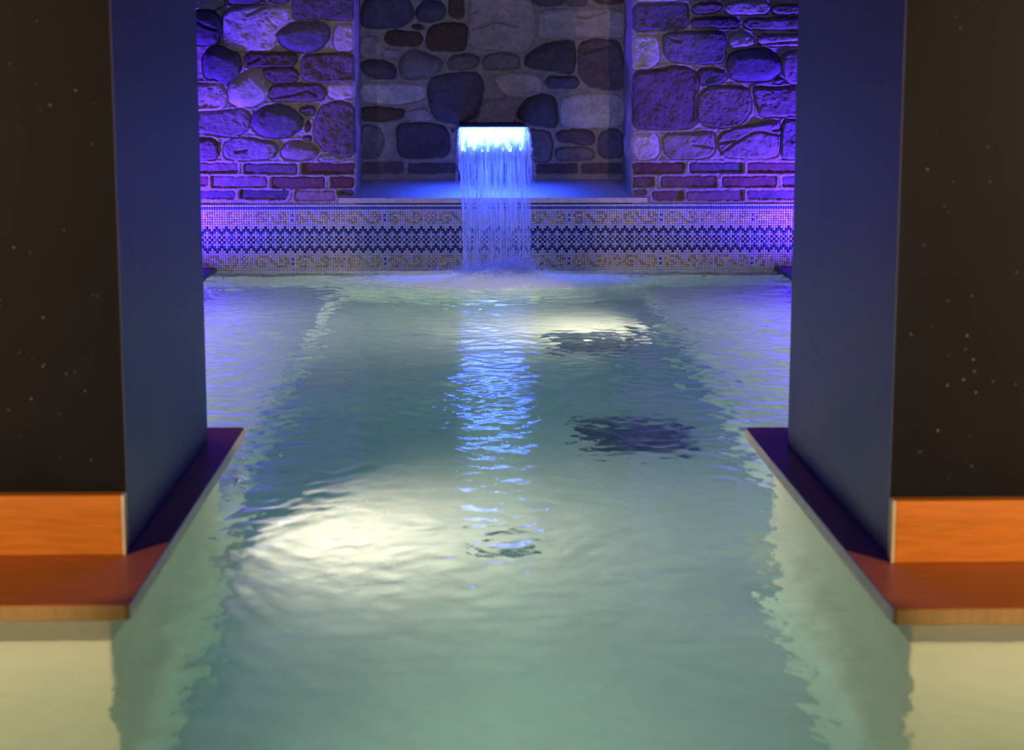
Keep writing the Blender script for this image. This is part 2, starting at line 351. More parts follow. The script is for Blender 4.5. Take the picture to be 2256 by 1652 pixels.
S_NICHE = [
 (3, DB, ROUND, [(170,60),(300,-100),(700,-100),(800,80),(840,180),(740,310),(600,350),(240,360),(160,330),(150,200)]),
 (3, DB, ROUND, [(920,60),(1000,10),(1180,20),(1240,90),(1230,210),(1120,270),(960,280),(870,200),(880,130)]),
 (3, BR, BLOCK, [(1320,-60),(1460,-60),(1480,80),(1490,240),(1310,210),(1300,120)]),
 (3, LI, BLOCK, [(1560,-150),(2380,-150),(2390,60),(2400,450),(2330,640),(2200,680),(2000,640),(1750,640),(1570,580),(1560,300)]),
 (3, BR, BLOCK, [(790,350),(870,320),(970,340),(930,380)]),
 (3, LI, BLOCK, [(140,470),(330,460),(400,540),(420,700),(380,745),(140,740)]),
 (3, BR, BLOCK, [(450,430),(640,400),(930,430),(950,570),(660,590),(490,570)]),
 (3, BR, BLOCK, [(1060,340),(1250,300),(1530,310),(1520,520),(1480,660),(1270,650),(1010,640),(1010,460)]),
 (3, LI, BLOCK, [(430,640),(640,640),(660,700),(600,760),(450,740)]),
 (3, DK, ROUND, [(160,800),(380,780),(540,820),(610,910),(590,1020),(420,1010),(250,990),(150,900)]),
 (3, MD, ROUND, [(820,630),(1000,700),(1190,780),(1210,860),(1060,990),(900,1010),(680,1020),(640,850),(700,720)]),
 (3, MD, BLOCK, [(1310,730),(1500,710),(1670,720),(1690,810),(1620,880),(1400,900),(1270,890)]),
 (3, MD, BLOCK, [(1760,720),(1960,690),(2180,720),(2210,800),(2180,890),(1960,900),(1730,890)]),
 (4, LI, BLOCK, [(60,1000),(230,945),(480,950),(660,980),(670,1150),(600,1240),(330,1270),(180,1220),(80,1090)]),
 (3, LI, BLOCK, [(140,1070),(640,1070),(960,1100),(980,1210),(960,1280),(700,1340),(220,1330),(140,1260)]),
 (3, DB, ROUND, [(1090,1000),(1350,960),(1640,930),(1720,1030),(1730,1200),(1690,1400),(1640,1520),(1480,1590),(1280,1580),(1110,1530),(1050,1380),(1020,1200),(1050,1080)]),
 (3, BR, BLOCK, [(150,1390),(420,1400),(700,1430),(730,1460),(660,1540),(400,1570),(150,1560)]),
 (3, LI, BLOCK, [(760,1440),(1000,1400),(1050,1480),(1060,1570),(800,1550),(710,1520)]),
 (3, LI, BLOCK, [(1740,1320),(2140,1290),(2160,1480),(2130,1640),(1640,1640),(1690,1480)]),
 (4, DK, ROUND, [(460,750),(620,620),(800,550),(1070,530),(1100,620),(1110,830),(1040,960),(850,910),(560,880),(450,830)]),
 (4, DK, BLOCK, [(1150,580),(1360,510),(1640,530),(1690,600),(1700,720),(1750,830),(1750,1080),(1690,1150),(1520,1160),(1330,1120),(1190,1040),(1150,900)]),
 (4, LI, BLOCK, [(640,150),(800,120),(1740,130),(1750,470),(1050,480),(700,490),(620,470)]),
 (4, DB, ROUND, [(490,-150),(970,-150),(960,20),(880,60),(700,70),(560,40)]),
 (4, MD, BLOCK, [(1000,-100),(1240,-100),(1250,50),(1150,80),(980,60)]),
 (4, BR, BLOCK, [(1300,-150),(1760,-150),(1760,20),(1500,50),(1340,20)]),
 (4, DB, BLOCK, [(730,1000),(1140,1000),(1150,1130),(730,1130)]),
 (4, DK, ROUND, [(370,1430),(480,1290),(660,1220),(830,1260),(860,1400),(880,1640),(700,1640),(400,1560),(350,1500)]),
 (4, LI, BLOCK, [(900,1300),(1000,1250),(1150,1210),(1620,1210),(1740,1290),(1730,1600),(1500,1660),(920,1640)]),
 (5, MD, BLOCK, [(150,320),(340,330),(420,420),(450,560),(380,740),(150,750)]),
 (5, DK, BLOCK, [(620,320),(900,300),(1190,320),(1290,430),(1300,700),(1120,740),(760,750),(640,720),(620,500)]),
 (5, DK, BRICK, [(150,840),(220,810),(690,805),(690,940),(400,960),(150,945)]), (5, DK, BRICK, [(760,825),(1380,820),(1400,940),(900,960),(770,950)]), (5, DK, BRICK, [(1470,830),(2130,830),(2130,950),(1470,950)]),
 (6, MD, BLOCK, [(480,380),(740,400),(800,470),(790,790),(560,800),(480,700)]),
 (6, DK, BLOCK, [(870,400),(1200,390),(1360,440),(1340,580),(1100,560),(870,520)]),
 (6, MD, BLOCK, [(840,640),(1150,610),(1340,640),(1340,770),(860,770)]),
 (6, DB, BLOCK, [(1420,440),(1560,370),(1700,410),(1740,560),(1730,740),(1430,740),(1400,600)]),
 (6, DK, BRICK, [(600,830),(1140,830),(1140,950),(600,950)]), (6, DK, BRICK, [(1190,830),(1770,820),(1770,950),(1190,950)]),
]
CRACKS = {'L': [(1, [(-60,220),(120,340),(270,390)]), (1, [(990,1280),(1250,1240),(1470,1180),(1580,1240)]), (1, [(940,230),(1050,340)]), (1, [(700,830),(860,750)]), (1, [(690,200),(900,100)]), (2, [(540,675),(680,650)])],
          'R': [(8, [(1200,680),(1400,530),(1600,420),(1680,400),(1950,450)]), (8, [(1180,550),(1360,520)]), (8, [(840,570),(1110,605)]), (7, [(1650,560),(2200,520)]), (7, [(560,500),(670,520)]), (8, [(1850,390),(1960,370)])],
          'N': [(3, [(1560,180),(1680,150)]), (3, [(1620,380),(1900,280),(2180,340)]), (4, [(1130,210),(1240,230),(1500,150)]), (4, [(1210,690),(1540,610)])]}

def to_plane(reg, pts, Y):
    x0, y0, s = ZR[reg]
    out = []
    for (a, b) in pts:
        p = at_y(x0 + a / s, y0 + b / s, Y); out.append((p[0], p[2]))
    return np.array(out)
def chaikin(P, it=2):
    for _ in range(it):
        Q = np.roll(P, -1, 0); P = np.stack([P * 0.75 + Q * 0.25, P * 0.25 + Q * 0.75], 1).reshape(-1, 2)
    return P
def cut_corners(P, r):
    out = []
    for i in range(len(P)):
        for q in (P[i - 1], P[(i + 1) % len(P)]):
            d = q - P[i]; L = np.linalg.norm(d) + 1e-9
            out.append(P[i] + d * min(r / L, 0.42))
    return np.array(out)
def seg_dist(X, Z, P, closed=True):
    A = P; B = np.roll(P, -1, 0)
    if not closed: A = P[:-1]; B = P[1:]
    px = X[:, None] - A[None, :, 0]; pz = Z[:, None] - A[None, :, 1]
    dx = (B - A)[None, :, 0]; dz = (B - A)[None, :, 1]
    t = np.clip((px * dx + pz * dz) / (dx * dx + dz * dz + 1e-12), 0, 1)
    d = np.sqrt((px - t * dx) ** 2 + (pz - t * dz) ** 2).min(1)
    if not closed: return d
    cond = ((A[None, :, 1] > Z[:, None]) != (B[None, :, 1] > Z[:, None]))
    xi = A[None, :, 0] + (Z[:, None] - A[None, :, 1]) * dx / np.where(np.abs(dz) < 1e-12, 1e-12, dz)
    inside = (np.sum(cond & (X[:, None] < xi), 1) % 2) == 1
    return np.where(inside, d, -d)

def filler(x0, x1, z0, z1, seed):
    """rows of rough blocks for the stretches of wall the photo does not show"""
    r = random.Random(seed); out = []; z = z0
    while z < z1:
        h = r.uniform(0.09, 0.17); x = x0
        while x < x1:
            w = r.uniform(0.14, 0.34); g = 0.010; a = min(x + w, x1)
            if a - x > 0.07:
                P = [(x + g, z + g), (x + (a - x) * .5, z + g - r.uniform(0, .006)), (a - g, z + g), (a - g, z + h - g), (x + (a - x) * r.uniform(.3, .7), z + h - g + r.uniform(-.01, .006)), (x + g, z + h - g)]
                out.append((np.array([(px + r.uniform(-.008, .008), pz + r.uniform(-.008, .008)) for px, pz in P]), r.choice([LI, MD, DK, DB, MD]), BLOCK))
            x = a
        z += h
    return out

def relief(xs, zs, Y, stones, cracks, seed):
    X, Z = np.meshgrid(xs, zs, indexing='ij')
    n1 = fbm(X * 22 + seed, Z * 22 + seed, 5); n2 = fbm(X * 90 + seed, Z * 90, 3); n3 = fbm(X * 9 + seed * 3, Z * 9, 4, 0.65)
    hgt = 0.010 + 0.0035 * n1 + 0.0022 * n2
    tone = np.empty(X.shape + (4,), np.float32); tone[..., :3] = MORTAR; tone[..., 3] = 1
    tone[..., :3] *= (1 + 0.12 * n1)[..., None]
    rr = np.random.RandomState(seed)
    wob = 0.0045 * fbm(X * 40 + 5, Z * 40 + 2, 3)
    for (P, tn, kind) in stones:
        P = chaikin(P, 2) if kind == ROUND else cut_corners(cut_corners(P, 0.016 if kind == BLOCK else 0.005), 0.006 if kind == BLOCK else 0.002)
        m = 0.012
        i0, i1 = np.searchsorted(xs, [P[:, 0].min() - m, P[:, 0].max() + m]); j0, j1 = np.searchsorted(zs, [P[:, 1].min() - m, P[:, 1].max() + m])
        if i1 - i0 < 2 or j1 - j0 < 2: 
            rr.rand(8); continue
        xx = X[i0:i1, j0:j1].ravel(); zz = Z[i0:i1, j0:j1].ravel()
        sd = seg_dist(xx, zz, P).reshape(i1 - i0, j1 - j0) + wob[i0:i1, j0:j1] + (0.0058 if kind != BRICK else 0.0012)
        bev = {ROUND: 0.045, BLOCK: 0.012, BRICK: 0.005}[kind]; hh = {ROUND: 0.040, BLOCK: 0.026, BRICK: 0.011}[kind]
        hh *= rr.uniform(0.8, 1.25)
        zc_ = P[:, 1].mean(); hz_ = np.ptp(P[:, 1]) * 0.5
        bv = bev * (0.8 + 1.2 * np.clip((Z[i0:i1, j0:j1] - zc_) / hz_, 0, 1))
        t = np.clip(sd / bv, 0, 1); prof = np.sqrt(1 - (1 - t) ** 2)
        cx, cz = P.mean(0); tx, tz = rr.uniform(-0.05, 0.05), rr.uniform(-0.10, 0.05)
        rough = {ROUND: 0.4, BLOCK: 1.0, BRICK: 0.3}[kind]
        st = -0.004 + hh * prof + t * ((X[i0:i1, j0:j1] - cx) * tx + (Z[i0:i1, j0:j1] - cz) * tz) * rough
        fac = rr.uniform(0.8, 1.2)
        cleft = np.abs(fbm(X[i0:i1, j0:j1] * 13 + rr.rand() * 50, Z[i0:i1, j0:j1] * 30 + rr.rand() * 50, 4, 0.6))
        st = st + t * rough * (0.009 * n3[i0:i1, j0:j1] + 0.0055 * n1[i0:i1, j0:j1] - 0.0025 * np.clip(1 - cleft / 0.06, 0, 1)) + 0.0015 * n2[i0:i1, j0:j1]
        ins = np.clip(sd / 0.003 + 0.5, 0, 1)
        # mortar lip swelling up against the stone
        lip = np.exp(-((sd + 0.008) / 0.006) ** 2) * 0.004
        sub = hgt[i0:i1, j0:j1]; hgt[i0:i1, j0:j1] = sub * (1 - ins) + st * ins + lip * (1 - ins)
        c = np.array(TONE[tn]) * fac * np.array([1 + rr.uniform(-.08, .08), 1, 1 + rr.uniform(-.08, .08)])
        var = (1 + 0.30 * n3[i0:i1, j0:j1] + 0.12 * n2[i0:i1, j0:j1])[..., None]
        tone[i0:i1, j0:j1, :3] = tone[i0:i1, j0:j1, :3] * (1 - ins[..., None]) + c * var * ins[..., None]
    for pts in cracks:
        lo = pts.min(0) - 0.02; hi = pts.max(0) + 0.02
        i0, i1 = np.searchsorted(xs, [lo[0], hi[0]]); j0, j1 = np.searchsorted(zs, [lo[1], hi[1]])
        if i1 - i0 < 2 or j1 - j0 < 2: continue
        xx = X[i0:i1, j0:j1]; zz = Z[i0:i1, j0:j1]
        d = seg_dist((xx + 0.006 * n2[i0:i1, j0:j1]).ravel(), zz.ravel(), pts, False).reshape(xx.shape)
        hgt[i0:i1, j0:j1] -= 0.013 * np.exp(-(d / 0.0045) ** 2)
    return np.stack([X, np.full_like(X, Y) - hgt, Z], -1), tone

def axis(lo, a, b, hi, fine, coarse):
    parts = []
    if a - lo > 1e-6: parts.append(np.linspace(lo, a, max(2, int((a - lo) / coarse)), endpoint=False))
    parts.append(np.linspace(a, b, int((b - a) / fine)))
    if hi - b > 1e-6: parts.append(np.linspace(b, hi, max(2, int((hi - b) / coarse)))[1:])
    return np.concatenate(parts)

NX0, NX1 = float(at_y(784, 300, YW)[0]), float(at_y(1391, 300, YW)[0])
Z_MOS = float(at_y(1128, 449, YW)[2])           # top of the mosaic
Z_VIS = float(at_y(1128, 0, YW)[2]) + 0.03
Z_TOP = 2.6
def set_tone(o, tone):
    a = o.data.attributes.new('tone', 'FLOAT_COLOR', 'POINT'); a.data.foreach_set('color', np.ascontiguousarray(tone, np.float32).ravel())

def stones_of(lst, Y): return [(to_plane(r, p, Y), t, k) for (r, t, k, p) in lst]
zs = axis(Z_MOS - 0.02, Z_MOS - 0.0, Z_VIS, Z_TOP, 0.0027, 0.02)
wall_root = empty('wall_back', (0.1, YW, 0)); tag(wall_root, 'rubble stone wall with brick courses and a tall niche at the far end', 'wall', kind='structure')
def place(o, root):
    o.parent = root; o.matrix_parent_inverse = root.matrix_world.inverted()
    o.location = (-root.location[0], -root.location[1], -root.location[2]); o.matrix_parent_inverse.identity(); return o
edge_pts = {}
for side, lst, xr, cr in (('L', S_LEFT, (-2.0, -1.16, NX0, NX0), CRACKS['L']), ('R', S_RIGHT, (NX1, NX1, 1.40, 2.2), CRACKS['R'])):
    xs = axis(xr[0], xr[1], xr[2], xr[3], 0.0030, 0.02)
    st = stones_of(lst, YW)
    vis_l = float(at_y(418, 200, YW)[0]); vis_r = float(at_y(1790, 200, YW)[0])
    zfill = Z_VIS - 0.005
    if side == 'L': st += filler(-2.0, vis_l, Z_MOS + 0.01, zfill, 3) + filler(-2.0, NX0, zfill, Z_TOP, 4)
    else: st += filler(vis_r, 2.2, Z_MOS + 0.01, zfill, 5) + filler(NX1, 2.2, zfill, Z_TOP, 6)
    P, tone = relief(xs, zs, YW, st, [to_plane(r, p, YW) for r, p in cr], 21 if side == 'L' else 57)
    # soften the outer arris towards the niche
    k = -1 if side == 'L' else 0
    for q, amt in ((0, 0.016), (1, 0.009), (2, 0.004)):
        i = k - q if side == 'L' else q
        P[i, :, 1] += amt
    P[k, :, 0] += 0.004 * fbm(zs * 14, zs * 0 + (3 if side == 'L' else 9), 4)
    edge_pts[side] = (P[k].copy(), tone[k].copy())
    me = grid_mesh('stone_facing', P, flip=False)
    o = link('stone_facing', me, M['stone'], None, True); set_tone(o, tone); place(o, wall_root)
# jambs of the niche
for side in 'LR':
    E, tn = edge_pts[side]; nd = 46; s = 1 if side == 'L' else -1
    J = np.repeat(E[None], nd, 0).copy(); T = np.repeat(tn[None], nd, 0).copy()
    dep = np.linspace(0, 1, nd)
    for i, d in enumerate(dep):
        J[i, :, 1] = E[:, 1] * (1 - d) + (YN + 0.02) * d
        w = math.sin(math.pi * min(1, d * 1.6 + 0.02)) if d < 0.6 else 0.1
        bul = 0.006 + 0.007 * fbm(E[:, 2] * 11 + 31 * s, np.full(len(E), d * 5.0), 4)
        if side == 'R':   # the bulging pale stone low on the right jamb
            bul = bul + 0.012 * np.exp(-((E[:, 2] - 0.495) / 0.045) ** 4)
        J[i, :, 0] = E[:, 0] + s * bul * w + 0.003 * fbm(E[:, 2] * 60, np.full(len(E), d * 30), 3)
        T[i, :, :3] = np.array((0.46, 0.42, 0.37)) * (1 + 0.25 * fbm(E[:, 2] * 9 + 7 * s, np.full(len(E), d * 4.0), 3))[:, None]
    J[0] = E
    o = link('niche_jamb', grid_mesh('niche_jamb', J, flip=(side == 'R')), M['stone'], None, True); set_tone(o, T); place(o, wall_root)
# back of the niche
xs = axis(NX0 - 0.02, NX0 - 0.02, NX1 + 0.02, NX1 + 0.02, 0.0031, 0.02)
zn0 = float(at_y(1128, 398, YN)[2])
zsn = axis(zn0 - 0.03, zn0 - 0.03, float(at_y(1128, 0, YN)[2]) + 0.03, Z_TOP, 0.0028, 0.02)
P, tone = relief(xs, zsn, YN, stones_of(S_NICHE, YN) + filler(NX0, NX1, float(at_y(1128, 0, YN)[2]) + 0.025, Z_TOP, 8), [to_plane(r, p, YN) for r, p in CRACKS['N']], 33)
o = link('niche_back', grid_mesh('niche_back', P), M['stone'], None, True); set_tone(o, tone); place(o, wall_root)
b = MB(); b.box(-2.0, 2.2, YN + 0.02, YN + 0.12, -1.0, Z_TOP)
o = b.build('backing', M['plaster'], None); place(o, wall_root)

# ------------------------------------------------------------------ mosaic frieze
YM = YW - 0.017
PITCH = float(at_y(1254, 500, YM)[0] - at_y(848, 500, YM)[0]) / 76.0
X_DOT = float(at_y(848, 500, YM)[0])
def motif(col, row):
    r = row if row < 14 else row - 18
    c = col % 38
    if r in (4, 6) and c == 0: return 'blue'
    S = {3: (3, 4, 5, 6, 7, 12, 13, 14), 4: (2, 3, 7, 8, 12, 14, 15), 5: (2, 4, 5, 8, 9, 12, 13, 15), 6: (2, 3, 5, 6, 9, 10, 14, 15), 7: (3, 4, 5, 10, 11, 12, 13, 14)}
    star = {3: (18, 20), 4: (17, 19, 21), 5: (18, 20), 6: (17, 19, 21), 7: (18, 20)}
    if r in S and (c in S[r] or c in star[r] or (c - 21) in S[r]): return 'gold'
    return 'white'
def tile_kind(col, row):
    if row == 1: return 'blue'
    if 3 <= row <= 7 or 21 <= row <= 25: return motif(col, row)
    c = (col + 1) % 4
    r = row if row <= 14 else 28 - row
    if r == 9: return 'black' if c == 0 else 'white'
    if r == 10: return 'blue' if c == 0 else 'white' if c == 2 else 'black'
    if r == 11: return 'black' if c == 2 else 'white' if c == 0 else 'blue'
    if r == 12: return 'blue' if c == 2 else 'white'
    if r == 13:
        if c % 2 == 0: return 'white'
        k = ((col - (-12)) // 2) % 6
        return 'black' if k in (0, 2, 3) else 'blue'
    if r == 14: return 'black' if c == 2 else 'blue' if c == 0 else 'white'
    return 'white'
frieze = empty('mosaic_frieze', (0.1, YM, Z_MOS)); tag(frieze, 'glass mosaic band with blue zigzag and gold scrolls along the waterline under the stone wall', 'mosaic')
KI = {'white': 0, 'blue': 1, 'black': 2, 'gold': 3}
V = []; Q = []; MI = []
c0 = int((-1.30 - X_DOT) / PITCH); c1 = int((1.55 - X_DOT) / PITCH)
rt = random.Random(5)
for row in range(0, 34):
    for col in range(c0, c1):
        kd = tile_kind(col, row); cx = X_DOT + col * PITCH; cz = Z_MOS - (row + 0.5) * PITCH
        hw = PITCH * 0.5 * (0.90 if kd != 'blue' or row != 1 else 0.97); ch = PITCH * 0.06
        hz = PITCH * 0.5 * 0.90
        a, bz = rt.gauss(0, 0.012), rt.gauss(0, 0.012)
        if kd == 'gold': a, bz = rt.gauss(0, 0.05), rt.gauss(0, 0.05)
        dy = rt.uniform(-0.0002, 0.0002); b0 = len(V)
        for (w, h, y) in ((hw, hz, 0.0), (hw - ch, hz - ch, -0.0012)):
            for sx, sz in ((-1, -1), (1, -1), (1, 1), (-1, 1)):
                V.append((cx + sx * w, YM + y + (a * sx * w + bz * sz * h if y else 0) + dy, cz + sz * h))
        Q += [(b0 + 4, b0 + 5, b0 + 6, b0 + 7)] + [(b0 + i, b0 + (i + 1) % 4, b0 + 4 + (i + 1) % 4, b0 + 4 + i) for i in range(4)]
        MI += [4 if kd == 'gold' and rt.random() < 0.55 else KI[kd]] * 5
me = raw_mesh(bpy.data.meshes.new('tile_field'), np.array(V), np.array(Q))
me.polygons.foreach_set('material_index', np.array(MI, np.int32))
place(link('tile_field', me, [M['t_white'], M['t_blue'], M['t_black'], M['t_gold'], M['t_dull']]), frieze)
b = MB(); b.box(-1.30, 1.55, YM + 0.0004, YM + 0.05, -0.16, Z_MOS - 0.0035); place(b.build('grout_bed', M['grout']), frieze)

# ------------------------------------------------------------------ sill slab in the niche
sx0, sx1 = float(at_y(746, 440, YW - 0.06)[0]), float(at_y(1426, 440, YW - 0.06)[0])
YS = YW - 0.055
zf = float(at_y(1128, 436, YS)[2]); zb = float(at_y(1128, 392, YN)[2])
zt = float(at_y(1128, 447, YS)[2])
zw = zf + (zb - zf) * (YW - YS) / (YN - YS)
b = MB()
b.add([(sx0, YS, zt), (sx1, YS, zt), (sx1, YS, zf), (sx0, YS, zf), (sx0, YW + .02, zt), (sx1, YW + .02, zt), (sx1, YW + .02, zw), (sx0, YW + .02, zw),
       (NX0, YW + .02, zt), (NX1, YW + .02, zt), (NX1, YW + .02, zw), (NX0, YW + .02, zw), (NX0, YN + .02, zt), (NX1, YN + .02, zt), (NX1, YN + .02, zb), (NX0, YN + .02, zb)],
      [(0, 1, 2, 3), (3, 2, 6, 10, 11, 7), (0, 3, 7, 4), (1, 5, 6, 2), (11, 10, 14, 15), (8, 12, 13, 9), (0, 4, 8, 9, 5, 1), (12, 15, 14, 13), (4, 7, 11, 8), (9, 10, 6, 5)])
sill = b.build('stone_sill', M['lip']); tag(sill, 'pale stone slab lying on the niche floor under the falling water', 'sill')
b = MB(); b.box(sx0 + 0.01, sx1 - 0.01, YM + 0.052, YN, Z_MOS - 0.2, zt); tag(b.build('trim_1', M['grout']), 'masonry under the niche slab', 'wall', kind='structure')

# ------------------------------------------------------------------ waterfall spout with its blue light
LX0, LX1 = float(at_y(1011, 282, 7.30)[0]), float(at_y(1162, 282, 7.30)[0])
LZ = float(at_y(1086, 280, 7.30)[2]); LCX = (LX0 + LX1) / 2; LY = 7.30
spout = empty('waterfall_spout', (LCX, YN, LZ)); tag(spout, 'dark slot spout with a glowing blue light, set in the niche wall', 'spout')
b = MB(); b.box(LX0 + 0.001, LX1 - 0.001, LY + 0.004, YN + 0.01, LZ + 0.001, LZ + 0.006); place(b.build('spout_blade', M['deck'], bevel=0.0015), spout)
b = MB(); b.box(LX0 + 0.004, LX1 - 0.004, LY + 0.055, LY + 0.085, LZ - 0.104, LZ - 0.001); place(b.build('light_housing', M['deck'], bevel=0.003), spout)
b = MB()
za, zb2 = LZ - 0.004, LZ - 0.100
b.add([(LX0 + .008, LY + .050, zb2), (LX1 - .008, LY + .050, zb2), (LX1 - .008, LY + .026, za), (LX0 + .008, LY + .026, za),
       (LX0 + .008, LY + .054, zb2), (LX1 - .008, LY + .054, zb2), (LX1 - .008, LY + .054, za), (LX0 + .008, LY + .054, za)],
      [(0, 1, 2, 3), (4, 7, 6, 5), (0, 4, 5, 1), (3, 2, 6, 7), (0, 3, 7, 4), (1, 5, 6, 2)])
place(tag(b.build('light_panel', M['led']), 'glowing blue white light panel'), spout)

# the falling sheet of water
LANDY = 7.07
def fall(t):   # 0 at the lip, 1 at the pool
    return LY + (LANDY - LY) * t, LZ - (0.20 * t + 0.80 * t * t) * (LZ + 0.01)
nu, nv = 150, 190
u = np.linspace(0, 1, nu); v = np.linspace(0, 1, nv)
UU, VV = np.meshgrid(u, v, indexing='ij')
falls = empty('waterfall', (LCX, LANDY, 0)); tag(falls, 'blue lit sheet of water pouring from the niche spout into the pool', 'waterfall')
yy, zz_ = fall(VV)
side = (UU - 0.5) * 2
half = (LX1 - LX0) / 2 * (1 - 0.05 * VV) 
xx = LCX + side * half + 0.012 * VV + np.sign(side) * np.abs(side) ** 6 * 0.010 * np.sin(np.pi * np.clip(VV * 2.2, 0, 1)) + 0.004 * VV * fbm(UU * 30, VV * 2, 3)
amp = 0.002 + 0.010 * VV
dy = amp * fbm(UU * 22, VV * 2.4, 4, 0.6) + 0.0022 * fbm(UU * 50, VV * 9, 3)
th = 0.0022
Pf = np.stack([xx, yy - th + dy, zz_], -1); Pb = np.stack([xx, yy + th + dy * 0.5 + 0.0024 * fbm(UU * 34 + 60, VV * 7 + 8, 3) + 0.0012 * fbm(UU * 70 + 9, VV * 22, 2), zz_], -1)
idx = np.arange(nu * nv).reshape(nu, nv); n0 = nu * nv
q = np.stack([idx[:-1, :-1], idx[1:, :-1], idx[1:, 1:], idx[:-1, 1:]], -1).reshape(-1, 4)
Q = [q[:, ::-1], q + n0]
for e in (idx[:, 0], idx[:, -1], idx[0, :], idx[-1, :]):
    fl = e is not None
    Q.append(np.stack([e[:-1], e[1:], e[1:] + n0, e[:-1] + n0], -1))
Q = np.concatenate(Q)
me = raw_mesh(bpy.data.meshes.new('water_sheet'), np.concatenate([Pf.reshape(-1, 3), Pb.reshape(-1, 3)]), Q)
uvl = me.uv_layers.new(name='UVMap')
vi = np.zeros(len(me.loops), np.int32); me.loops.foreach_get('vertex_index', vi)
uvs = np.stack([UU.ravel(), VV.ravel()], -1); uvs = np.concatenate([uvs, uvs])
uvl.data.foreach_set('uv', uvs[vi].astype(np.float32).ravel())
place(link('water_sheet', me, M['sheet'], None, True), falls)
# ropes of water along both edges and loose strands
def strand(side0, drift, t0, t1, r0, seed, out=0.0, mat='spray'):
    n, k = 60, 7; rr = random.Random(seed); V = []; F = []; uv_ = []
    for i in range(n):
        t = t0 + (t1 - t0) * i / (n - 1); y, z = fall(t)
        x = LCX + side0 * (LX1 - LX0) / 2 + drift * t + out * math.sin(math.pi * min(1, t * 1.6)) + 0.0015 * math.sin(t * 37 + seed)
        r = r0 * (0.55 + 0.45 * math.sin(math.pi * (i / (n - 1)) ** 0.7)) * (1 + 0.3 * math.sin(i * 0.9 + seed))
        for j in range(k):
            a = 2 * math.pi * j / k
            V.append((x + r * math.cos(a), y + r * math.sin(a), z)); uv_.append((0.5 + 0.5 * side0, t))
    for i in range(n - 1):
        for j in range(k):
            F.append((i * k + j, i * k + (j + 1) % k, (i + 1) * k + (j + 1) % k, (i + 1) * k + j))
    me = raw_mesh(bpy.data.meshes.new('water_strand'), np.array(V), np.array(F))
    u_ = me.uv_layers.new(name='UVMap'); vi = np.zeros(len(me.loops), np.int32); me.loops.foreach_get('vertex_index', vi)
    u_.data.foreach_set('uv', np.array(uv_, np.float32)[vi].ravel())
    return place(link('water_strand', me, M[mat], None, True), falls)
strand(-1.0, 0.020, 0.02, 0.95, 0.0062, 1, -0.006, 'sheet'); strand(1.0, 0.004, 0.02, 0.90, 0.0062, 2, 0.008, 'sheet')
for k in range(8): strand(random.uniform(-0.92, 0.92), random.uniform(-0.02, 0.02), random.uniform(0.35, 0.55), random.uniform(0.8, 1.0), random.uniform(0.0011, 0.0022), 10 + k)

# spray thrown up where the sheet lands
oct_v = np.array([(1, 0, 0), (-1, 0, 0), (0, 1, 0), (0, -1, 0), (0, 0, 1), (0, 0, -1)], float)
oct_f = np.array([(0, 2, 4), (2, 1, 4), (1, 3, 4), (3, 0, 4), (2, 0, 5), (1, 2, 5), (3, 1, 5), (0, 3, 5)])
LANDX = LCX + 0.012
def drops(n, fn, name):
    V = []; Fc = []
    for i in range(n):
        c, r = fn(i); V.append(np.array(c) + oct_v * r); Fc.append(oct_f + 6 * i)
    return raw_mesh(bpy.data.meshes.new(name), np.concatenate(V), np.concatenate(Fc))
r2 = random.Random(99)
def spray(i):
    if i % 14 == 0:      # drops flung off the two edges of the sheet
        sd = 1 if r2.random() < 0.7 else -1; t = r2.uniform(0.05, 0.62); y, z = fall(t)
        x = LCX + sd * ((LX1 - LX0) / 2 + 0.004 + r2.uniform(0, 1) * (0.05 if sd > 0 else 0.018) * t)
        return (x, y + r2.gauss(0, 0.008), z + r2.gauss(0, 0.004)), r2.choice([0.0005, 0.0008, 0.0012])
    if i % 3 == 0:      # low froth all around the foot of the sheet
        x = LANDX + r2.gauss(0, 0.11); y = LANDY - 0.02 + r2.gauss(0, 0.075); h_ = abs(r2.gauss(0, 0.011))
    else:               # plumes
        k = r2.choice([-0.11, -0.06, -0.01, 0.03, 0.06, 0.09, 0.10, 0.115])
        h_ = abs(r2.gauss(0, 0.020 + 0.014 * (k > 0.05))); x = LANDX + k + r2.gauss(0, 0.016 + h_ * 0.35); y = LANDY - 0.005 + r2.gauss(0, 0.03)
    return (x, min(y, YM - 0.02), 0.012 + h_), r2.choice([0.0006, 0.0009, 0.0012, 0.0016, 0.0022])
o = link('splash_spray', drops(12000, spray, 'splash_spray'), M['spray'], None, True)
tag(o, 'fine white spray thrown up where the waterfall hits the pool', 'spray', kind='stuff')

